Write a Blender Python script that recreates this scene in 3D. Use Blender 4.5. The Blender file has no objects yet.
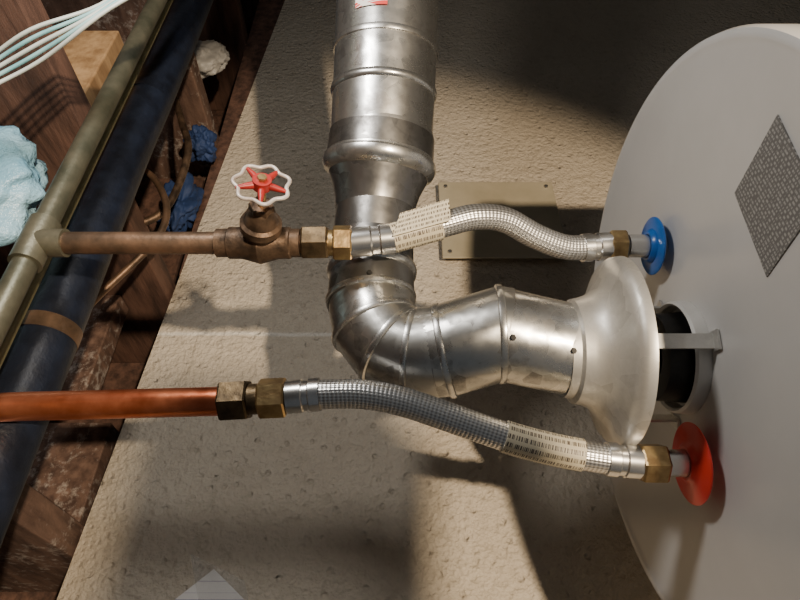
import bpy, math, random, bmesh
from mathutils import Vector, Matrix, noise
random.seed(7)
EYE = 1.75
# survey frame: u = metres below the eye line, v = metres along the wall, d = metres off (towards the room; wall face at -0.78)
def W(u, v, d): return Vector((v, -d, EYE - u))
SC = bpy.context.scene.collection

# ------------------------------------------------------------------ materials
def newmat(name):
    m = bpy.data.materials.new(name); m.use_nodes = True
    nt = m.node_tree; b = nt.nodes['Principled BSDF']
    return m, nt, b
def N(nt, t, **kw):
    n = nt.nodes.new(t)
    for k, v in kw.items():
        if k in n.inputs: n.inputs[k].default_value = v
        else: setattr(n, k, v)
    return n
def ramp(nt, src, stops):
    r = nt.nodes.new('ShaderNodeValToRGB')
    while len(r.color_ramp.elements) < len(stops): r.color_ramp.elements.new(0.5)
    for e, (p, c) in zip(r.color_ramp.elements, stops):
        e.position = p; e.color = (*c, 1)
    nt.links.new(src, r.inputs[0]); return r
def mixmat(name, c1, c2, scale=8, rough=0.5, metal=0, bump=0, bscale=60, det=6, lo=.35, hi=.65, stretch=None, rough2=None, spec=None, bdist=.002):
    m, nt, b = newmat(name)
    tc = N(nt, 'ShaderNodeTexCoord'); mp = N(nt, 'ShaderNodeMapping')
    nt.links.new(tc.outputs['Object'], mp.inputs[0])
    if stretch: mp.inputs['Scale'].default_value = stretch
    n = N(nt, 'ShaderNodeTexNoise', Scale=scale, Detail=det, Roughness=.6)
    nt.links.new(mp.outputs[0], n.inputs['Vector'])
    r = ramp(nt, n.outputs[0], [(lo, c1), (hi, c2)])
    nt.links.new(r.outputs[0], b.inputs['Base Color'])
    b.inputs['Roughness'].default_value = rough; b.inputs['Metallic'].default_value = metal
    if spec is not None: b.inputs['Specular IOR Level'].default_value = spec
    if rough2 is not None:
        rr = N(nt, 'ShaderNodeMapRange'); rr.inputs['From Min'].default_value = lo; rr.inputs['From Max'].default_value = hi
        rr.inputs['To Min'].default_value = rough; rr.inputs['To Max'].default_value = rough2
        nt.links.new(n.outputs[0], rr.inputs['Value']); nt.links.new(rr.outputs[0], b.inputs['Roughness'])
    if bump:
        n2 = N(nt, 'ShaderNodeTexNoise', Scale=bscale, Detail=5, Roughness=.6)
        nt.links.new(mp.outputs[0], n2.inputs['Vector'])
        bp = N(nt, 'ShaderNodeBump', Strength=bump, Distance=bdist)
        nt.links.new(n2.outputs[0], bp.inputs['Height']); nt.links.new(bp.outputs[0], b.inputs['Normal'])
    return m

def flecked_wood(name):
    m, nt, b = newmat(name); L = nt.links.new
    tc = N(nt, 'ShaderNodeTexCoord'); mp = N(nt, 'ShaderNodeMapping'); mp.inputs['Scale'].default_value = (6, 1, 6); L(tc.outputs['Object'], mp.inputs[0])
    n = N(nt, 'ShaderNodeTexNoise', Scale=9, Detail=6, Roughness=.6); L(mp.outputs[0], n.inputs['Vector'])
    r = ramp(nt, n.outputs[0], [(.35, (.065, .036, .027)), (.65, (.19, .115, .085))])
    n2 = N(nt, 'ShaderNodeTexNoise', Scale=75, Detail=8, Roughness=.7); L(tc.outputs['Object'], n2.inputs['Vector'])
    n3 = N(nt, 'ShaderNodeTexNoise', Scale=7, Detail=3); L(tc.outputs['Object'], n3.inputs['Vector'])
    ad = N(nt, 'ShaderNodeMath', operation='MULTIPLY_ADD'); L(n3.outputs[0], ad.inputs[0]); ad.inputs[1].default_value = .5; L(n2.outputs[0], ad.inputs[2])
    mr = N(nt, 'ShaderNodeMapRange'); L(ad.outputs[0], mr.inputs['Value']); mr.inputs['From Min'].default_value = .80; mr.inputs['From Max'].default_value = .98
    mx = N(nt, 'ShaderNodeMix', data_type='RGBA'); L(mr.outputs[0], mx.inputs['Factor']); L(r.outputs[0], mx.inputs['A']); mx.inputs['B'].default_value = (.45, .4, .36, 1)
    L(mx.outputs['Result'], b.inputs['Base Color']); b.inputs['Roughness'].default_value = .75
    bp = N(nt, 'ShaderNodeBump', Strength=.6, Distance=.003); L(n2.outputs[0], bp.inputs['Height']); L(bp.outputs[0], b.inputs['Normal'])
    return m

def wall_material():
    m, nt, b = newmat('painted_concrete')
    L = nt.links.new
    tc = N(nt, 'ShaderNodeTexCoord')
    n1 = N(nt, 'ShaderNodeTexNoise', Scale=3.5, Detail=8, Roughness=.65); L(tc.outputs['Object'], n1.inputs['Vector'])
    r1 = ramp(nt, n1.outputs[0], [(.3, (.51, .44, .345)), (.7, (.61, .54, .435))])
    n3 = N(nt, 'ShaderNodeTexNoise', Scale=60, Detail=4, Roughness=.6); L(tc.outputs['Object'], n3.inputs['Vector'])
    r3 = ramp(nt, n3.outputs[0], [(.25, (.8, .79, .76)), (.5, (1, 1, 1))])
    mx = N(nt, 'ShaderNodeMix', data_type='RGBA', blend_type='MULTIPLY'); mx.inputs['Factor'].default_value = .7
    L(r1.outputs[0], mx.inputs['A']); L(r3.outputs[0], mx.inputs['B'])
    geo = N(nt, 'ShaderNodeNewGeometry'); sg = N(nt, 'ShaderNodeSeparateXYZ'); L(geo.outputs['Position'], sg.inputs[0])
    wob = N(nt, 'ShaderNodeMath', operation='MULTIPLY_ADD'); L(n1.outputs[0], wob.inputs[0]); wob.inputs[1].default_value = .02; L(sg.outputs[0], wob.inputs[2])
    sub = N(nt, 'ShaderNodeMath', operation='SUBTRACT'); L(wob.outputs[0], sub.inputs[0]); sub.inputs[1].default_value = .542
    ab = N(nt, 'ShaderNodeMath', operation='ABSOLUTE'); L(sub.outputs[0], ab.inputs[0])
    mr = N(nt, 'ShaderNodeMapRange'); L(ab.outputs[0], mr.inputs['Value'])
    mr.inputs['From Min'].default_value = .001; mr.inputs['From Max'].default_value = .005; mr.inputs['To Min'].default_value = .6; mr.inputs['To Max'].default_value = 0
    mx2 = N(nt, 'ShaderNodeMix', data_type='RGBA'); L(mr.outputs[0], mx2.inputs['Factor']); L(mx.outputs['Result'], mx2.inputs['A']); mx2.inputs['B'].default_value = (.88, .85, .78, 1)
    L(mx2.outputs['Result'], b.inputs['Base Color'])
    b.inputs['Roughness'].default_value = .5; b.inputs['Specular IOR Level'].default_value = .45
    na = N(nt, 'ShaderNodeTexNoise', Scale=120, Detail=4, Roughness=.55); L(tc.outputs['Object'], na.inputs['Vector'])
    nb = N(nt, 'ShaderNodeTexNoise', Scale=9, Detail=3, Roughness=.5); L(tc.outputs['Object'], nb.inputs['Vector'])
    vo = N(nt, 'ShaderNodeTexVoronoi', Scale=55); L(tc.outputs['Object'], vo.inputs['Vector'])
    vr = N(nt, 'ShaderNodeMapRange'); L(vo.outputs['Distance'], vr.inputs['Value']); vr.inputs['From Min'].default_value = .05; vr.inputs['From Max'].default_value = .26
    b1 = N(nt, 'ShaderNodeBump', Strength=.25, Distance=.02); L(nb.outputs[0], b1.inputs['Height'])
    b2 = N(nt, 'ShaderNodeBump', Strength=.8, Distance=.003); L(vr.outputs[0], b2.inputs['Height']); L(b1.outputs[0], b2.inputs['Normal'])
    b3 = N(nt, 'ShaderNodeBump', Strength=.9, Distance=.008); L(na.outputs[0], b3.inputs['Height']); L(b2.outputs[0], b3.inputs['Normal'])
    L(b3.outputs[0], b.inputs['Normal'])
    return m

def galv(name, base=(.62, .62, .6), rough=.3, dark=(.34, .33, .31), metal=.95, bs=.22):
    m, nt, b = newmat(name); L = nt.links.new
    tc = N(nt, 'ShaderNodeTexCoord')
    vo = N(nt, 'ShaderNodeTexVoronoi', Scale=70); L(tc.outputs['Object'], vo.inputs['Vector'])
    n = N(nt, 'ShaderNodeTexNoise', Scale=18, Detail=9, Roughness=.75); L(tc.outputs['Object'], n.inputs['Vector'])
    sp = N(nt, 'ShaderNodeSeparateColor'); L(vo.outputs['Color'], sp.inputs[0])
    ad = N(nt, 'ShaderNodeMath', operation='MULTIPLY_ADD'); L(sp.outputs[0], ad.inputs[0]); ad.inputs[1].default_value = .2; L(n.outputs[0], ad.inputs[2])
    r = ramp(nt, ad.outputs[0], [(.42, dark), (.58, base), (.85, tuple(min(1, c * 1.25) for c in base))])
    L(r.outputs[0], b.inputs['Base Color']); b.inputs['Metallic'].default_value = metal
    mr = N(nt, 'ShaderNodeMapRange'); L(ad.outputs[0], mr.inputs['Value']); mr.inputs['From Min'].default_value = .4; mr.inputs['From Max'].default_value = .8
    mr.inputs['To Min'].default_value = rough + .13; mr.inputs['To Max'].default_value = rough - .06; L(mr.outputs[0], b.inputs['Roughness'])
    n2 = N(nt, 'ShaderNodeTexNoise', Scale=14, Detail=3); L(tc.outputs['Object'], n2.inputs['Vector'])
    bp = N(nt, 'ShaderNodeBump', Strength=bs, Distance=.014); L(n2.outputs[0], bp.inputs['Height']); L(bp.outputs[0], b.inputs['Normal'])
    return m

def braid_material():
    m, nt, b = newmat('stainless_braid'); L = nt.links.new
    uv = N(nt, 'ShaderNodeUVMap'); s = N(nt, 'ShaderNodeSeparateXYZ'); L(uv.outputs[0], s.inputs[0])
    def wave(sign):
        a = N(nt, 'ShaderNodeMath', operation='MULTIPLY'); L(s.outputs[0], a.inputs[0]); a.inputs[1].default_value = 15 * 2 * math.pi
        c = N(nt, 'ShaderNodeMath', operation='MULTIPLY_ADD'); L(s.outputs[1], c.inputs[0]); c.inputs[1].default_value = sign * 2 * math.pi / .0068; L(a.outputs[0], c.inputs[2])
        d = N(nt, 'ShaderNodeMath', operation='SINE'); L(c.outputs[0], d.inputs[0]); return d
    w1, w2 = wave(1), wave(-1)
    mu = N(nt, 'ShaderNodeMath', operation='MULTIPLY'); L(w1.outputs[0], mu.inputs[0]); L(w2.outputs[0], mu.inputs[1])
    mr = N(nt, 'ShaderNodeMapRange'); L(mu.outputs[0], mr.inputs['Value']); mr.inputs['From Min'].default_value = -1
    r = ramp(nt, mr.outputs[0], [(.1, (.34, .33, .31)), (.4, (.58, .57, .55)), (.85, (.8, .79, .77))])
    L(r.outputs[0], b.inputs['Base Color']); b.inputs['Metallic'].default_value = .9; b.inputs['Roughness'].default_value = .34
    bp = N(nt, 'ShaderNodeBump', Strength=.4, Distance=.0008); L(mr.outputs[0], bp.inputs['Height']); L(bp.outputs[0], b.inputs['Normal'])
    return m

def label_material(name, paper, ink, rows, cells, thr=.5, coord='UV', rough=.45, swap=False):
    m, nt, b = newmat(name); L = nt.links.new
    uv = N(nt, 'ShaderNodeTexCoord'); s = N(nt, 'ShaderNodeSeparateXYZ'); L(uv.outputs[coord], s.inputs[0])
    ia, ic = (0, 1) if swap else (1, 0)
    a = N(nt, 'ShaderNodeMath', operation='MULTIPLY'); L(s.outputs[ia], a.inputs[0]); a.inputs[1].default_value = rows
    fr = N(nt, 'ShaderNodeMath', operation='FRACT'); L(a.outputs[0], fr.inputs[0])
    g = N(nt, 'ShaderNodeMath', operation='GREATER_THAN'); L(fr.outputs[0], g.inputs[0]); g.inputs[1].default_value = .45
    fl = N(nt, 'ShaderNodeMath', operation='FLOOR'); L(a.outputs[0], fl.inputs[0])
    cb = N(nt, 'ShaderNodeCombineXYZ'); mu = N(nt, 'ShaderNodeMath', operation='MULTIPLY'); L(s.outputs[ic], mu.inputs[0]); mu.inputs[1].default_value = cells
    L(mu.outputs[0], cb.inputs[0]); L(fl.outputs[0], cb.inputs[1])
    n = N(nt, 'ShaderNodeTexNoise', Scale=1.0, Detail=2); L(cb.outputs[0], n.inputs['Vector'])
    g2 = N(nt, 'ShaderNodeMath', operation='GREATER_THAN'); L(n.outputs[0], g2.inputs[0]); g2.inputs[1].default_value = thr
    k = N(nt, 'ShaderNodeMath', operation='MULTIPLY'); L(g.outputs[0], k.inputs[0]); L(g2.outputs[0], k.inputs[1])
    mx = N(nt, 'ShaderNodeMix', data_type='RGBA'); L(k.outputs[0], mx.inputs['Factor']); mx.inputs['A'].default_value = (*paper, 1); mx.inputs['B'].default_value = (*ink, 1)
    L(mx.outputs['Result'], b.inputs['Base Color']); b.inputs['Roughness'].default_value = rough
    return m

M_wall = wall_material()
M_galv = galv('galvanized_steel', (.6, .6, .58), .27, (.3, .29, .28))
M_galvdk = galv('dull_galvanized', (.27, .265, .255), .32, (.12, .115, .11))
M_elbow = galv('weathered_galvanized', (.5, .5, .48), .3, (.25, .245, .235))
M_hood = galv('galvanized_hood', (.60, .59, .56), .42, (.48, .47, .44), .75, .12)
M_braid = braid_material()
M_chrome = mixmat('nickel_plate', (.6, .59, .56), (.72, .71, .69), 30, .26, .95)
M_brass = mixmat('aged_brass', (.3, .19, .09), (.58, .42, .2), 60, .35, .9, .3, 90)
M_brassdk = mixmat('tarnished_brass', (.07, .05, .03), (.2, .14, .075), 60, .45, .85, .4, 90)
M_copper = mixmat('bright_copper', (.62, .16, .07), (.85, .3, .15), 25, .28, .9, .1, 60, rough2=.4)
M_oldcu = mixmat('oxidized_copper', (.12, .085, .06), (.32, .2, .13), 30, .45, .75, .3, 90)
M_greencu = mixmat('patina_copper', (.08, .085, .06), (.19, .18, .13), 22, .45, .6, .4, 60)
M_gas = mixmat('yellowed_tube', (.14, .135, .07), (.27, .25, .14), 22, .5, .1, .2, 60)
M_valve = mixmat('dirty_bronze', (.05, .035, .025), (.2, .13, .085), 50, .5, .7, .5, 80)
M_foam = mixmat('black_pipe_foam', (.005, .007, .014), (.010, .015, .030), 40, .42, 0, .4, 120)
M_wood = mixmat('old_joist_wood', (.05, .027, .02), (.16, .085, .06), 9, .75, 0, .6, 40, stretch=(6, 1, 6))
M_woodlt = mixmat('pale_joist_wood', (.24, .14, .065), (.45, .29, .15), 9, .7, 0, .4, 40, stretch=(6, 1, 6))
M_woodwh = flecked_wood('overspray_wood')
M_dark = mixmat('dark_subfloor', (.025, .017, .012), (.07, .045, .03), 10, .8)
M_tank = mixmat('grey_enamel', (.56, .555, .545), (.63, .625, .61), 2.5, .28, 0, .06, 120)
M_rim = mixmat('grey_enamel_rim', (.60, .595, .58), (.68, .67, .655), 4, .22)
M_black = mixmat('black_iron', (.008, .008, .008), (.03, .028, .025), 40, .5, .3)
M_white = mixmat('white_plastic', (.6, .59, .56), (.72, .71, .68), 20, .4)
M_red = mixmat('red_plastic', (.78, .03, .025), (.88, .06, .04), 20, .3)
M_blue = mixmat('blue_plastic', (.01, .1, .42), (.02, .17, .58), 20, .3)
M_wheelred = mixmat('red_enamel', (.22, .012, .014), (.42, .03, .025), 40, .4)
M_wheelrim = mixmat('worn_rim', (.35, .28, .25), (.72, .69, .66), 50, .4, .2)
M_label = label_material('hose_label', (.66, .59, .43), (.09, .07, .055), 12, 900, .50, swap=True)
M_rating = label_material('rating_plate', (.15, .145, .14), (.38, .37, .35), 330, 420, .5, 'Object')
M_beige = mixmat('painted_steel_cover', (.40, .355, .25), (.50, .445, .33), 10, .42, 0.1, .15, 60)
M_poly = mixmat('blue_poly_sheet', (.16, .36, .5), (.38, .62, .76), 14, .25, 0, 1, 28, bdist=.012)
M_bluecloth = mixmat('blue_cloth', (.01, .025, .08), (.02, .05, .16), 12, .7, 0, .6, 40)
M_wire = mixmat('pale_cable', (.16, .38, .42), (.4, .6, .62), 20, .4)
M_wirew = mixmat('white_cable', (.45, .5, .48), (.6, .65, .63), 20, .4)
M_floor = mixmat('concrete_floor', (.16, .15, .14), (.26, .25, .23), 5, .7, 0, .4, 60)
M_paper = label_material('printed_paper', (.82, .8, .77), (.45, .4, .5), 90, 200, .6, 'Object')
M_sticker = label_material('pipe_sticker', (.8, .78, .75), (.6, .05, .04), 160, 190, .5, 'Object')
M_blocker = mixmat('white_blocker', (.5, .5, .48), (.6, .6, .58), 6, .45)  # finish of the added box that blocks the work lamp
mb, nt, b = newmat('clear_plastic'); b.inputs['Base Color'].default_value = (.9, .9, .88, 1); b.inputs['Roughness'].default_value = .12; b.inputs['Alpha'].default_value = .22
nn = N(nt, 'ShaderNodeTexNoise', Scale=40); bpn = N(nt, 'ShaderNodeBump', Strength=.8, Distance=.004); nt.links.new(nn.outputs[0], bpn.inputs['Height']); nt.links.new(bpn.outputs[0], b.inputs['Normal'])
M_bag = mb

# ------------------------------------------------------------------ mesh helpers
def mk(name, verts, faces, mat, smooth=None, uvs=None, recalc=False):
    c = sum((Vector(v) for v in verts), Vector()) / len(verts)
    me = bpy.data.meshes.new(name)
    me.from_pydata([tuple(Vector(v) - c) for v in verts], [], faces)
    me.materials.append(mat)
    if uvs:
        l = me.uv_layers.new(name='UVMap'); i = 0
        for f in uvs:
            for q in f: l.data[i].uv = q; i += 1
    me.validate(); me.update()
    if recalc:
        bm = bmesh.new(); bm.from_mesh(me); bmesh.ops.recalc_face_normals(bm, faces=bm.faces); bm.to_mesh(me); bm.free()
    if smooth is not None:
        for p in me.polygons: p.use_smooth = True
        me.set_sharp_from_angle(angle=math.radians(smooth))
    o = bpy.data.objects.new(name, me); o.location = c; SC.objects.link(o); return o

def box(name, u0, u1, v0, v1, d0, d1, mat, bev=0):
    vs = [W(u, v, d) for u in (u0, u1) for v in (v0, v1) for d in (d0, d1)]
    o = mk(name, vs, [(0, 1, 3, 2), (4, 6, 7, 5), (0, 4, 5, 1), (2, 3, 7, 6), (0, 2, 6, 4), (1, 5, 7, 3)], mat, recalc=True)
    if bev:
        m = o.modifiers.new('bevel', 'BEVEL'); m.width = bev; m.segments = 2
    return o
def prism(name, uv, d0, d1, mat):
    n = len(uv); vs = [W(u, v, d0) for u, v in uv] + [W(u, v, d1) for u, v in uv]
    f = [tuple(range(n)), tuple(range(2 * n - 1, n - 1, -1))] + [(i, (i + 1) % n, n + (i + 1) % n, n + i) for i in range(n)]
    return mk(name, vs, f, mat, recalc=True)
HEX = [(0, 1, 2, 3), (7, 6, 5, 4), (0, 4, 5, 1), (1, 5, 6, 2), (2, 6, 7, 3), (3, 7, 4, 0)]

def frames(pts, axis=None):
    T = []; n = len(pts)
    for i in range(n):
        if axis is not None: T.append(axis); continue
        a = pts[max(i - 1, 0)]; c = pts[min(i + 1, n - 1)]
        t1 = (pts[i] - a); t2 = (c - pts[i]); t = Vector()
        if t1.length > 1e-7: t += t1.normalized()
        if t2.length > 1e-7: t += t2.normalized()
        T.append(t.normalized())
    up = Vector((0, 0, 1)) if abs(T[0].z) < .9 else Vector((1, 0, 0))
    nrm = (up - T[0] * up.dot(T[0])).normalized(); F = []
    for i in range(n):
        if i: nrm = (nrm - T[i] * nrm.dot(T[i])).normalized()
        F.append((T[i], nrm, T[i].cross(nrm)))
    return F
def sweep(name, pts, radii, mat, seg=32, smooth=35, caps=True, closed=False, phase=0, axis=None):
    pts = [Vector(p) for p in pts]
    if not hasattr(radii, '__len__'): radii = [radii] * len(pts)
    F = frames(pts, axis); vs = []; fs = []; uvs = []; L = [0]
    for i in range(1, len(pts)): L.append(L[-1] + (pts[i] - pts[i - 1]).length)
    for i, p in enumerate(pts):
        t, a, b_ = F[i]
        for k in range(seg):
            th = 2 * math.pi * k / seg + phase; r = radii[i]
            vs.append(p + a * math.cos(th) * r + b_ * math.sin(th) * r)
    n = len(pts)
    for i in range(n - 1 + (1 if closed else 0)):
        j = (i + 1) % n
        for k in range(seg):
            k2 = (k + 1) % seg
            fs.append((i * seg + k, i * seg + k2, j * seg + k2, j * seg + k))
            l2 = L[j] if j else L[-1]
            uvs.append([(k / seg, L[i]), ((k + 1) / seg, L[i]), ((k + 1) / seg, l2), (k / seg, l2)])
    if caps and not closed:
        fs.append(tuple(reversed(range(seg)))); uvs.append([(0, 0)] * seg)
        fs.append(tuple((n - 1) * seg + k for k in range(seg))); uvs.append([(0, 0)] * seg)
    return mk(name, vs, fs, mat, smooth, uvs)
def catmull(P, n=8):
    P = [Vector(p) for p in P]; Q = [P[0] * 2 - P[1]] + P + [P[-1] * 2 - P[-2]]; out = []
    for i in range(1, len(Q) - 2):
        p0, p1, p2, p3 = Q[i - 1:i + 3]
        for k in range(n):
            t = k / n
            out.append(.5 * ((2 * p1) + (p2 - p0) * t + (2 * p0 - 5 * p1 + 4 * p2 - p3) * t * t + (3 * p1 - p0 - 3 * p2 + p3) * t ** 3))
    out.append(P[-1]); return out
def lathe(name, v, d, prof, mat, seg=64, smooth=35, caps=True):
    return sweep(name, [W(u, v, d) for u, r in prof], [max(r, .0002) for u, r in prof], mat, seg, smooth, caps, axis=Vector((0, 0, 1)))
def prof_sweep(name, A, B, prof, mat, seg=32, smooth=35, **k):
    A, B = Vector(A), Vector(B); D = (B - A).normalized()
    return sweep(name, [A + D * s for s, r in prof], [r for s, r in prof], mat, seg, smooth, axis=D, **k)
def bead(name, c, t, r, mat, w=.004, h=.002):
    t = Vector(t).normalized()
    pr = [(-w, r - .001), (-w * .7, r + h * .7), (0, r + h), (w * .7, r + h * .7), (w, r - .001)]
    return sweep(name, [Vector(c) + t * s for s, _ in pr], [x for _, x in pr], mat, 48, 50, caps=False)
def hexnut(name, A, B, r, mat, phase=0):
    A, B = Vector(A), Vector(B); D = B - A; L = D.length; D.normalize(); c = min(.0015, L * .2)
    return sweep(name, [A, A + D * c, B - D * c, B], [r * .93, r, r, r * .93], mat, 6, 20, phase=phase)
def group(name, kids):
    e = bpy.data.objects.new(name, None); e.empty_display_size = .05
    c = sum((k.location for k in kids), Vector()) / len(kids); e.location = c; SC.objects.link(e)
    for k in kids:
        k.parent = e; k.matrix_parent_inverse = Matrix.Translation(-c)
    return e

# ------------------------------------------------------------------ room shell
def top(v): return -.406 + .0693 * (v - .162)
prism('wall_back', [(top(-1.6), -1.6), (top(2.3), 2.3), (EYE, 2.3), (EYE, -1.6)], -.78, -1.02, M_wall)
box('wall_right', -.66, EYE, 2.3, 2.42, -1.02, 2.2, M_wall)
box('floor', EYE, EYE + .1, -1.6, 2.42, -1.02, 2.2, M_floor)
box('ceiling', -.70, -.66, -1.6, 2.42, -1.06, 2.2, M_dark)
box('trim_rim_board', -.658, -.43, -1.6, 2.3, -1.019, -.98, M_wood)
prism('trim_sill_shim', [(-.379, .66), (-.379, 2.29), (top(2.29) - .001, 2.29), (top(.66) - .001, .66)], -.79, -.975, M_wood)
for v, m in ((-1.0, M_wood), (-.6, M_wood), (-.2, M_wood), (.2, M_woodwh), (.6, M_wood), (1.0, M_woodwh), (1.4, M_wood), (1.8, M_wood)):
    box('ceiling_joist', -.658, min(top(v) - .002, -.380), v, v + .04, -.978, 2.1, m, .002)
def blocking(u0, u1, v0, v1, d0, d1, m): box('wood_blocking', u0, u1, v0, v1, d0, d1, m, .002)
blocking(-.64, -.43, .245, .40, -.86, -.82, M_woodwh)
blocking(-.64, -.45, .42, .595, -.80, -.76, M_woodwh)
blocking(-.64, -.42, .645, .99, -.90, -.86, M_wood)
blocking(-.56, -.388, .645, .80, -.56, -.43, M_woodlt)

# ------------------------------------------------------------------ water heater
hv, hd = .283, -.451
tv0, td0, R = .291, -.439, .250
kids = []
kids.append(lathe('tank', tv0, td0, [(1.60, R - .01), (1.60, R), (.262, R), (.256, R - .001)], M_tank, 128))
kids.append(lathe('top_pan', tv0, td0, [(.275, R), (.275, R + .003), (.252, R + .003), (.2475, R + .001), (.2465, R - .002), (.2475, R - .006), (.2505, R - .010), (.2505, .06), (.2505, .001)], M_rim, 160, 40))
kids.append(lathe('flue_opening', hv, hd, [(.2502, .040), (.2485, .040), (.2485, .001)], M_black, 64))
kids.append(lathe('flue_collar', hv, hd, [(.2503, .050), (.240, .049), (.238, .047), (.240, .045), (.2503, .044)], M_white, 64, caps=False))
kids.append(lathe('flue_baffle', hv, hd, [(.2485, .040), (.222, .038), (.220, .030), (.222, .022), (.2485, .020)], M_black, 48, caps=False))
for k in range(3):
    a = 2 * math.pi * k / 3
    kids.append(box('leg_foot', 1.60, EYE, tv0 + .18 * math.cos(a) - .02, tv0 + .18 * math.cos(a) + .02, td0 + .18 * math.sin(a) - .02, td0 + .18 * math.sin(a) + .02, M_black))
lc = [(.339, -.240), (.336, -.3066), (.2613, -.3145), (.264, -.248)]
kids.append(mk('rating_label', [W(.2495, v, d) for v, d in lc] + [W(.2508, v, d) for v, d in lc], HEX, M_rating, recalc=True))
for nm, v, d, r, m, o_ in (('cold', .388, -.421, .0275, M_blue, .004), ('hot', .1928, -.4697, .033, M_red, .006)):
    kids.append(lathe(nm + '_nipple', v, d, [(.2504, .011), (.216, .011)], M_chrome, 32))
    kids.append(lathe(nm + '_ring', v, d, [(u - o_, q) for u, q in [(.2455, .012), (.2455, r * .96), (.2445, r), (.2435, r), (.2425, r * .95), (.2420, r * .6), (.2405, .016), (.238, .0135), (.238, .0115)]], m, 64, caps=False))
group('water_heater', kids)

# ------------------------------------------------------------------ draft hood
bv, bd = .2875, -.4485
prof = [(.150, .0405), (.157, .0415), (.159, .046), (.166, .0475), (.173, .050), (.179, .055), (.184, .063), (.188, .073), (.191, .080), (.195, .083), (.201, .084), (.201, .0825), (.195, .0815), (.191, .078), (.187, .068), (.181, .056), (.173, .047), (.160, .038)]
k = [lathe('bell', bv, bd, [(u - .008, r) for u, r in prof], M_hood, 96, 50, caps=False)]
for a in (0, 2 * math.pi / 3, 4 * math.pi / 3):
    th = math.atan2(.050, -.018) + a
    v, d = hv + .058 * math.cos(th), hd + .058 * math.sin(th)
    tv, td = -math.sin(th), math.cos(th)
    q = []
    for u in (.180, .2495):
        for s, w in ((-1, 1), (1, 1), (1, -1), (-1, -1)):
            q.append(W(u, v + tv * .006 * s + math.cos(th) * .0012 * w, d + td * .006 * s + math.sin(th) * .0012 * w))
    k.append(mk('leg', q, HEX, M_hood, recalc=True))
    k.append(mk('foot', [W(u, v + tv * .008 * s + math.cos(th) * w, d + td * .008 * s + math.sin(th) * w) for u in (.2475, .2495) for s, w in ((-1, -.002), (1, -.002), (1, .008), (-1, .008))], HEX, M_hood, recalc=True))
group('draft_hood', k)

# ------------------------------------------------------------------ vent pipe
F = [W(.152, .2885, -.448), W(.089, .3018, -.4427), W(.0405, .293, -.4556), W(.011, .293, -.462), W(-.009, .3016, -.4617), W(-.0233, .321, -.4594),
     W(-.0278, .350, -.456), W(-.0272, .4164, -.4429), W(-.0236, .4639, -.4191), W(-.0196, .5005, -.3973), W(-.0147, .5918, -.3397), W(-.0127, .6573, -.2983), W(-.0100, .86, -.170)]
k = []
k.append(sweep('connector_section', [F[0], F[0].lerp(F[1], .5), F[1]], [.0405, .041, .0415], M_galv, 64))
k.append(sweep('horizontal_elbow', [F[1].lerp(F[0], .05), F[1], F[2], F[3]], [.0425, .043, .042, .0405], M_elbow, 64, 12))
k.append(sweep('corner_elbow', [F[2].lerp(F[3], .3), F[3], F[4], F[5], F[6]], [.0415, .0415, .041, .041, .041], M_elbow, 64, 12))
k.append(sweep('riser', [F[6].lerp(F[5], .1), F[6], F[7], F[8]], [.042, .0418, .0405, .0395], M_galvdk, 64, 12))
for i, r in ((1, .043), (2, .042), (3, .0412), (4, .041), (5, .041), (6, .0418)):
    t = (F[i + 1] - F[i]).normalized() + (F[i] - F[i - 1]).normalized()
    k.append(bead('seam_bead', F[i], t, r, M_galv, .0035, .0018))
k.append(bead('crimp_bead', F[6].lerp(F[7], .45), F[7] - F[6], .0412, M_galv, .006, .003))
D2 = (F[9] - F[8]).normalized(); A = F[8]
k.append(prof_sweep('increaser', A, F[9], [(-.022, .0405), (-.012, .042), (-.002, .0445), (.010, .0495), (.016, .052)], M_galvdk, 64, 30))
k.append(prof_sweep('collar', A, F[9], [(.013, .0510), (.017, .0560), (.023, .0585), (.028, .0580), (.031, .0550), (.052, .0535), (.060, .053)], M_galv, 64, 30))
k.append(prof_sweep('dark_band', A, F[9], [(.033, .0552), (.056, .0542)], M_galvdk, 64, 30))
k.append(sweep('upper_pipe', [A + D2 * .045, F[10], F[11], F[12]], [.0525, .0535, .054, .0545], M_galv, 64, 12))
k.append(bead('upper_bead', F[9].lerp(F[10], .55), F[10] - F[9], .053, M_galv, .005, .0025))
k.append(bead('upper_bead', F[9].lerp(F[10], .97), F[10] - F[9], .0535, M_galv, .004, .002))
Dp = (F[11] - F[10]).normalized(); tc_ = Vector((0, 0, EYE)) - F[11]; nr = (tc_ - Dp * tc_.dot(Dp)).normalized(); sd = Dp.cross(nr)
if sd.z < 0: sd = -sd
vs = []
for j in range(2):
    for i in range(9):
        a = .0 + .6 * i / 8
        vs.append(F[10].lerp(F[11], .22) + Dp * .03 * j + (nr * math.cos(a) + sd * math.sin(a)) * .0552)
k.append(mk('sticker', vs, [(i, i + 1, i + 10, i + 9) for i in range(8)], M_sticker, 60))
def screw(p, dirv):
    dirv = Vector(dirv).normalized(); return sweep('screw', [p, p + dirv * .003], [.0028, .0022], M_black, 6, 20)
for fp, t_, rr in ((F[0].lerp(F[1], .12), F[1] - F[0], .041), (F[0].lerp(F[1], .9), F[1] - F[0], .0425), (F[6].lerp(F[7], .1), F[7] - F[6], .0415)):
    dv = Vector((-.6, -.8, 0)); t_ = t_.normalized()
    dv = (dv - t_ * dv.dot(t_)).normalized(); k.append(screw(fp + dv * (rr - .0005), dv))
group('vent_pipe', k)

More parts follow.
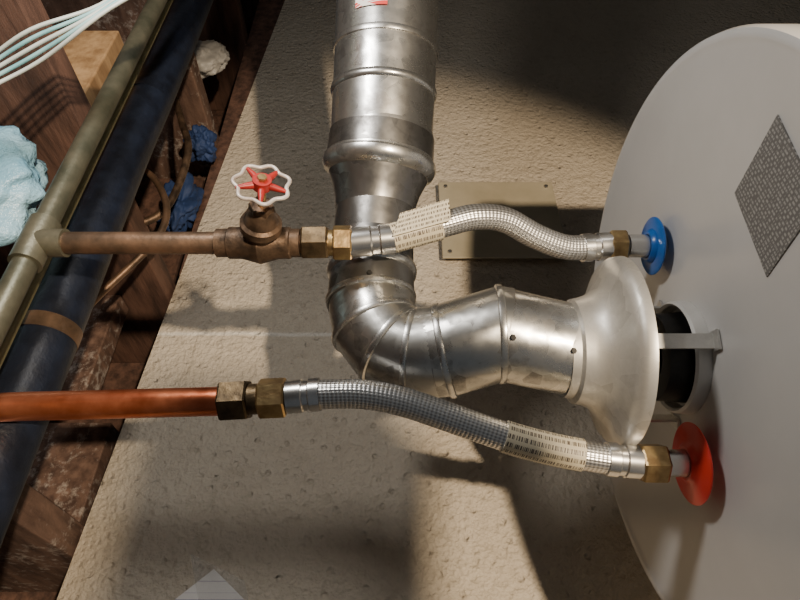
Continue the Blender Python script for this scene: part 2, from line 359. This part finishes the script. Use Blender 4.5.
# ------------------------------------------------------------------ flexible connectors
def connector(path, lab, nutA, nutB, rh, M_lab, rl):
    full = catmull([W(*p) for p in path], 10); n = len(full)
    out = [sweep('braided_hose', full, rh, M_braid, 40, 60)]
    i0, i1 = [int(n * t) for t in lab]
    out.append(sweep('paper_label', full[i0:i1], rl, M_lab, 32, 60))
    for A, B in (nutA, nutB):
        A, B = W(*A), W(*B); L = (B - A).length
        out.append(prof_sweep('crimp_ferrule', A, B, [(0, rh * .9), (0, rh * 1.14), (L * .3, rh * 1.16), (L * .34, rh * 1.04), (L * .5, rh * 1.04), (L * .54, rh * 1.14), (L, rh * 1.12), (L, rh * .8)], M_chrome, 40, 25))
    return out
pb = [(-.0120, .3627, -.3858), (.0132, .3704, -.3837), (.0401, .3796, -.3830), (.0675, .3881, -.3827), (.0959, .3917, -.3900), (.1251, .3856, -.4048), (.1548, .3823, -.4162), (.185, .3865, -.4208)]
k = connector(pb, (.03, .28), ((-.005, .3645, -.3855), (-.0439, .3602, -.3868)), ((.172, .3845, -.4200), (.200, .388, -.421)), .0117, M_label, .0134)
k.append(hexnut('brass_nut', W(.198, .388, -.421), W(.214, .388, -.421), .0155, M_brass))
fl = [(-.006, .354, -.3715), (.044, .370, -.3685), (.043, .394, -.366), (.000, .379, -.369)]
fo = mk('tag_flap', [W(*p) for p in fl] + [W(u, v, d - .0006) for u, v, d in fl], HEX, M_label, uvs=[[(0, 0), (0, .05), (.4, .05), (.4, 0)]] * 6)
k.append(fo)
group('flexible_water_connector', k)
pr = [(-.070, .2372, -.4356), (-.0327, .2375, -.4354), (0, .233, -.4388), (.0327, .2246, -.4453), (.0654, .2155, -.4523), (.098, .207, -.4588), (.1307, .2005, -.4637), (.1634, .196, -.4672), (.180, .1945, -.4685)]
k = connector(pr, (.58, .82), ((-.0654, .2375, -.4354), (-.092, .2355, -.4369)), ((.168, .1955, -.4677), (.196, .1934, -.4695)), .0120, M_label, .0133)
k.append(hexnut('brass_nut', W(.195, .193, -.4697), W(.216, .1928, -.4697), .0165, M_brass))
group('flexible_water_connector', k)

# ------------------------------------------------------------------ hot pipe
B = W(-.143, .233, -.439)
k = [sweep('pipe', catmull([W(-.368, .150, -.442), W(-.366, .200, -.442), W(-.355, .222, -.442), W(-.33, .2286, -.442), W(-.25, .2305, -.4405), B], 6), .0118, M_copper, 40),
     hexnut('union_nut', W(-.146, .233, -.439), W(-.123, .234, -.438), .0175, M_brassdk),
     prof_sweep('union_collar', W(-.124, .234, -.438), W(-.112, .2345, -.4375), [(0, .0125), (.012, .0125)], M_brassdk, 32),
     hexnut('adapter_nut', W(-.115, .2345, -.4375), W(-.093, .2354, -.437), .0165, M_brass, .3)]
group('copper_pipe', k)

# ------------------------------------------------------------------ cold pipe, gate valve
pv, pd = .3593, -.386
k = [sweep('branch', [W(-.319, pv, pd), W(-.155, pv, pd)], .0098, M_oldcu, 32),
     sweep('branch_end', [W(-.10, pv, pd), W(-.082, pv, pd)], .0095, M_oldcu, 32),
     sweep('main', [W(-.319, -.6, pd), W(-.319, 2.2, pd)], .0105, M_greencu, 40),
     sweep('tee_run', [W(-.319, pv - .024, pd), W(-.319, pv + .024, pd)], .0135, M_greencu, 40),
     sweep('tee_branch', [W(-.319, pv, pd), W(-.292, pv, pd)], .0125, M_greencu, 40),
     hexnut('adapter_nut', W(-.0855, pv, pd), W(-.0625, pv + .0005, pd), .0155, M_brassdk, .2),
     sweep('adapter_neck', [W(-.064, pv, pd), W(-.055, pv, pd)], .0115, M_brass, 32),
     hexnut('connector_nut', W(-.0585, pv + .0005, pd), W(-.042, pv + .001, pd - .0005), .0155, M_brass, .5)]
group('cold_water_pipe', k)
base = W(-.122, pv, pd); S = (W(-.108, pv, pd + .07) - base).normalized()
k = [sweep('body', [W(-.160, pv, pd), W(-.150, pv, pd), W(-.149, pv, pd), W(-.138, pv, pd), W(-.122, pv, pd), W(-.106, pv, pd), W(-.096, pv, pd), W(-.095, pv, pd), W(-.087, pv, pd)],
           [.0125, .0125, .0140, .0140, .0185, .0140, .0140, .0125, .0125], M_valve, 40, 30),
     prof_sweep('bonnet', base, base + S, [(0, .014), (.018, .014), (.019, .0175), (.026, .0175), (.028, .0145), (.036, .0125), (.042, .009)], M_valve, 32, 30),
     hexnut('packing_nut', base + S * .034, base + S * .047, .0105, M_valve),
     sweep('stem', [base + S * .04, base + S * .073], .0035, M_brass, 16),
     sweep('hub', [base + S * .066, base + S * .074], .0075, M_wheelred, 24),
     hexnut('hub_screw', base + S * .073, base + S * .077, .004, M_brass)]
c = base + S * .069
e1 = S.cross(Vector((1, 0, 0))).normalized(); e2 = S.cross(e1).normalized()
ring = []
for i in range(96):
    th = 2 * math.pi * i / 96; r = .0208 * (1 + .085 * math.cos(7 * th)); ring.append(c + (e1 * math.cos(th) + e2 * math.sin(th)) * r)
k.append(sweep('handwheel_rim', ring, .0016, M_wheelrim, 12, 60, closed=True))
for i in range(5):
    th = 2 * math.pi * i / 5 + .4; dv = e1 * math.cos(th) + e2 * math.sin(th)
    k.append(sweep('spoke', [c + dv * .004, c + dv * .013, c + dv * .0208], [.0034, .0026, .0014], M_wheelred, 10, 60))
group('gate_valve', k)

# ------------------------------------------------------------------ insulated pipe and side runs
k = [sweep('foam_sleeve', catmull([W(-.345, -.6, -.485), W(-.345, .1, -.487), W(-.344, .35, -.485), W(-.345, .6, -.484), W(-.343, .9, -.486), W(-.345, 2.2, -.485)], 10), .0290, M_foam, 40, 60)]
for v in (.33, .72, 1.08):
    k.append(sweep('tape_band', [W(-.345, v - .008, -.4855), W(-.345, v + .008, -.4855)], .0303, M_oldcu if v < .4 else M_foam, 40))
group('insulated_pipe', k)
sweep('gas_pipe', [W(-.3440, -.6, -.435), W(-.3440, 2.2, -.435)], .0065, M_gas, 24)
sweep('rubber_hose', catmull([W(-.42, .98, -.62), W(-.37, .86, -.62), W(-.345, .78, -.63), W(-.36, .66, -.64), W(-.43, .62, -.64)], 10), .006, M_valve, 16, 60)
sweep('thin_copper_tube', catmull([W(-.46, .10, -.60), W(-.44, .30, -.60), W(-.40, .45, -.61), W(-.33, .58, -.60), W(-.36, .68, -.60), W(-.44, .75, -.60)], 8), .005, M_oldcu, 16, 60)

def cable(pts, r, m): return sweep('strand', catmull([W(*p) for p in pts], 8), r, m, 12, 60)
k = []
for i in range(5):
    a = (i - 2) * .006
    k.append(cable([(-.44 - a, .45 + a, -.325 + a), (-.385, .480 + a * 1.5, -.3077 + a * .5), (-.33, .512 + a * .5, -.29 + a), (-.268, .542 + a * 1.2, -.27), (-.20, .59 - a, -.235 + a), (-.12, .72, -.15 + a)], .0018, M_wire if i % 2 else M_wirew))
group('electrical_cable_bundle', k)

def blob(name, c, rad, mat, amp=.25, sc=14):
    bm = bmesh.new(); bmesh.ops.create_icosphere(bm, subdivisions=5, radius=1)
    me = bpy.data.meshes.new(name)
    for v in bm.verts:
        p = v.co.copy(); f = 1 + amp * noise.fractal(p * 1.7 + Vector(c) * sc, 1.0, 2.0, 4) + .07 * abs(noise.noise(p * 6))
        v.co = Vector((p.x * rad[1], p.y * rad[2], p.z * rad[0])) * f
    bm.to_mesh(me); bm.free(); me.materials.append(mat)
    for p in me.polygons: p.use_smooth = True
    o = bpy.data.objects.new(name, me); o.location = W(*c); SC.objects.link(o); return o
blob('plastic_sheet_bundle', (-.475, .470, -.425), (.085, .10, .05), M_poly, .3)
blob('blue_rag', (-.40, .80, -.76), (.03, .06, .03), M_bluecloth, .5)
blob('blue_rag', (-.385, .95, -.74), (.025, .03, .03), M_bluecloth, .5)
blob('paper_wad', (-.43, 1.22, -.72), (.05, .05, .03), M_white, .3)

# ------------------------------------------------------------------ wall cover plate
k = [box('spacer_box', .085, .273, .69, .85, -.7795, -.765, M_beige), box('plate', .072, .286, .675, .865, -.765, -.761, M_beige, .0015)]
for u in (.085, .273):
    for v in (.688, .852):
        k.append(sweep('screw', [W(u, v, -.7612), W(u, v, -.7585)], [.0045, .0035], M_chrome, 16, 30))
group('access_cover_plate', k)

pc = [(-.265, .15), (-.225, .184), (-.170, .14), (-.20, .10)]
k = [mk('sheet', [W(u, v, -.774) for u, v in pc] + [W(u, v, -.7735) for u, v in pc], HEX, M_paper, recalc=True)]
g = 14; grid = []
for i in range(g):
    for j in range(g):
        s, t = i / (g - 1), j / (g - 1)
        grid.append(W(-.255 + .07 * s + .05 * (1 - t), .20 - .03 * s - .13 * (1 - t), -.768 + .008 * noise.noise(Vector((s * 4, t * 4, 2)))))
k.append(mk('clear_bag', grid, [(i * g + j, i * g + j + 1, (i + 1) * g + j + 1, (i + 1) * g + j) for i in range(g - 1) for j in range(g - 1)], M_bag, 60))
group('instruction_sheet', k)

# unseen box added behind the camera to shadow the wall's lower left
k = [box('blocker_box', .215, .325, -1.1, -.055, .25, .36, M_blocker, .006)]
for v in (-.18, -.98):
    k.append(sweep('blocker_rod', [W(.216, v, .305), W(-.46, v, .305)], .0025, M_black, 10))
group('shadow_blocker', k)

# ------------------------------------------------------------------ lights
def light(name, kind, loc, energy, col, size=.03, target=None, **kw):
    l = bpy.data.lights.new(name, kind); l.energy = energy; l.color = col
    if kind == 'AREA': l.size = size
    else: l.shadow_soft_size = size
    for a, b_ in kw.items(): setattr(l, a, b_)
    o = bpy.data.objects.new(name, l); o.location = loc; SC.objects.link(o)
    if target is not None: o.rotation_euler = (target - loc).to_track_quat('-Z', 'Y').to_euler()
    return o
light('work_lamp', 'SPOT', W(.5, -.3, .9), 165, (1, .80, .57), .022, W(-.02, .17, -.78), spot_size=math.radians(57), spot_blend=.3)
light('ceiling_bulb', 'POINT', W(-.20, .50, .0), 6.5, (1, .96, .91), .04)
w = bpy.data.worlds.new('world'); bpy.context.scene.world = w; w.use_nodes = True
w.node_tree.nodes['Background'].inputs[0].default_value = (.85, .92, 1, 1); w.node_tree.nodes['Background'].inputs[1].default_value = .09

# ------------------------------------------------------------------ camera
cam = bpy.data.cameras.new('camera'); co = bpy.data.objects.new('camera', cam); SC.objects.link(co)
cam.sensor_width = 36; cam.lens = 27; cam.clip_start = .02
fwd = Vector((.609, .793, 0)).normalized(); upv = Vector((.793, -.609, 0)).normalized(); rt = fwd.cross(upv)
m = Matrix((rt, upv, -fwd)).transposed().to_4x4(); m.translation = Vector((0, 0, EYE)); co.matrix_world = m
bpy.context.scene.camera = co
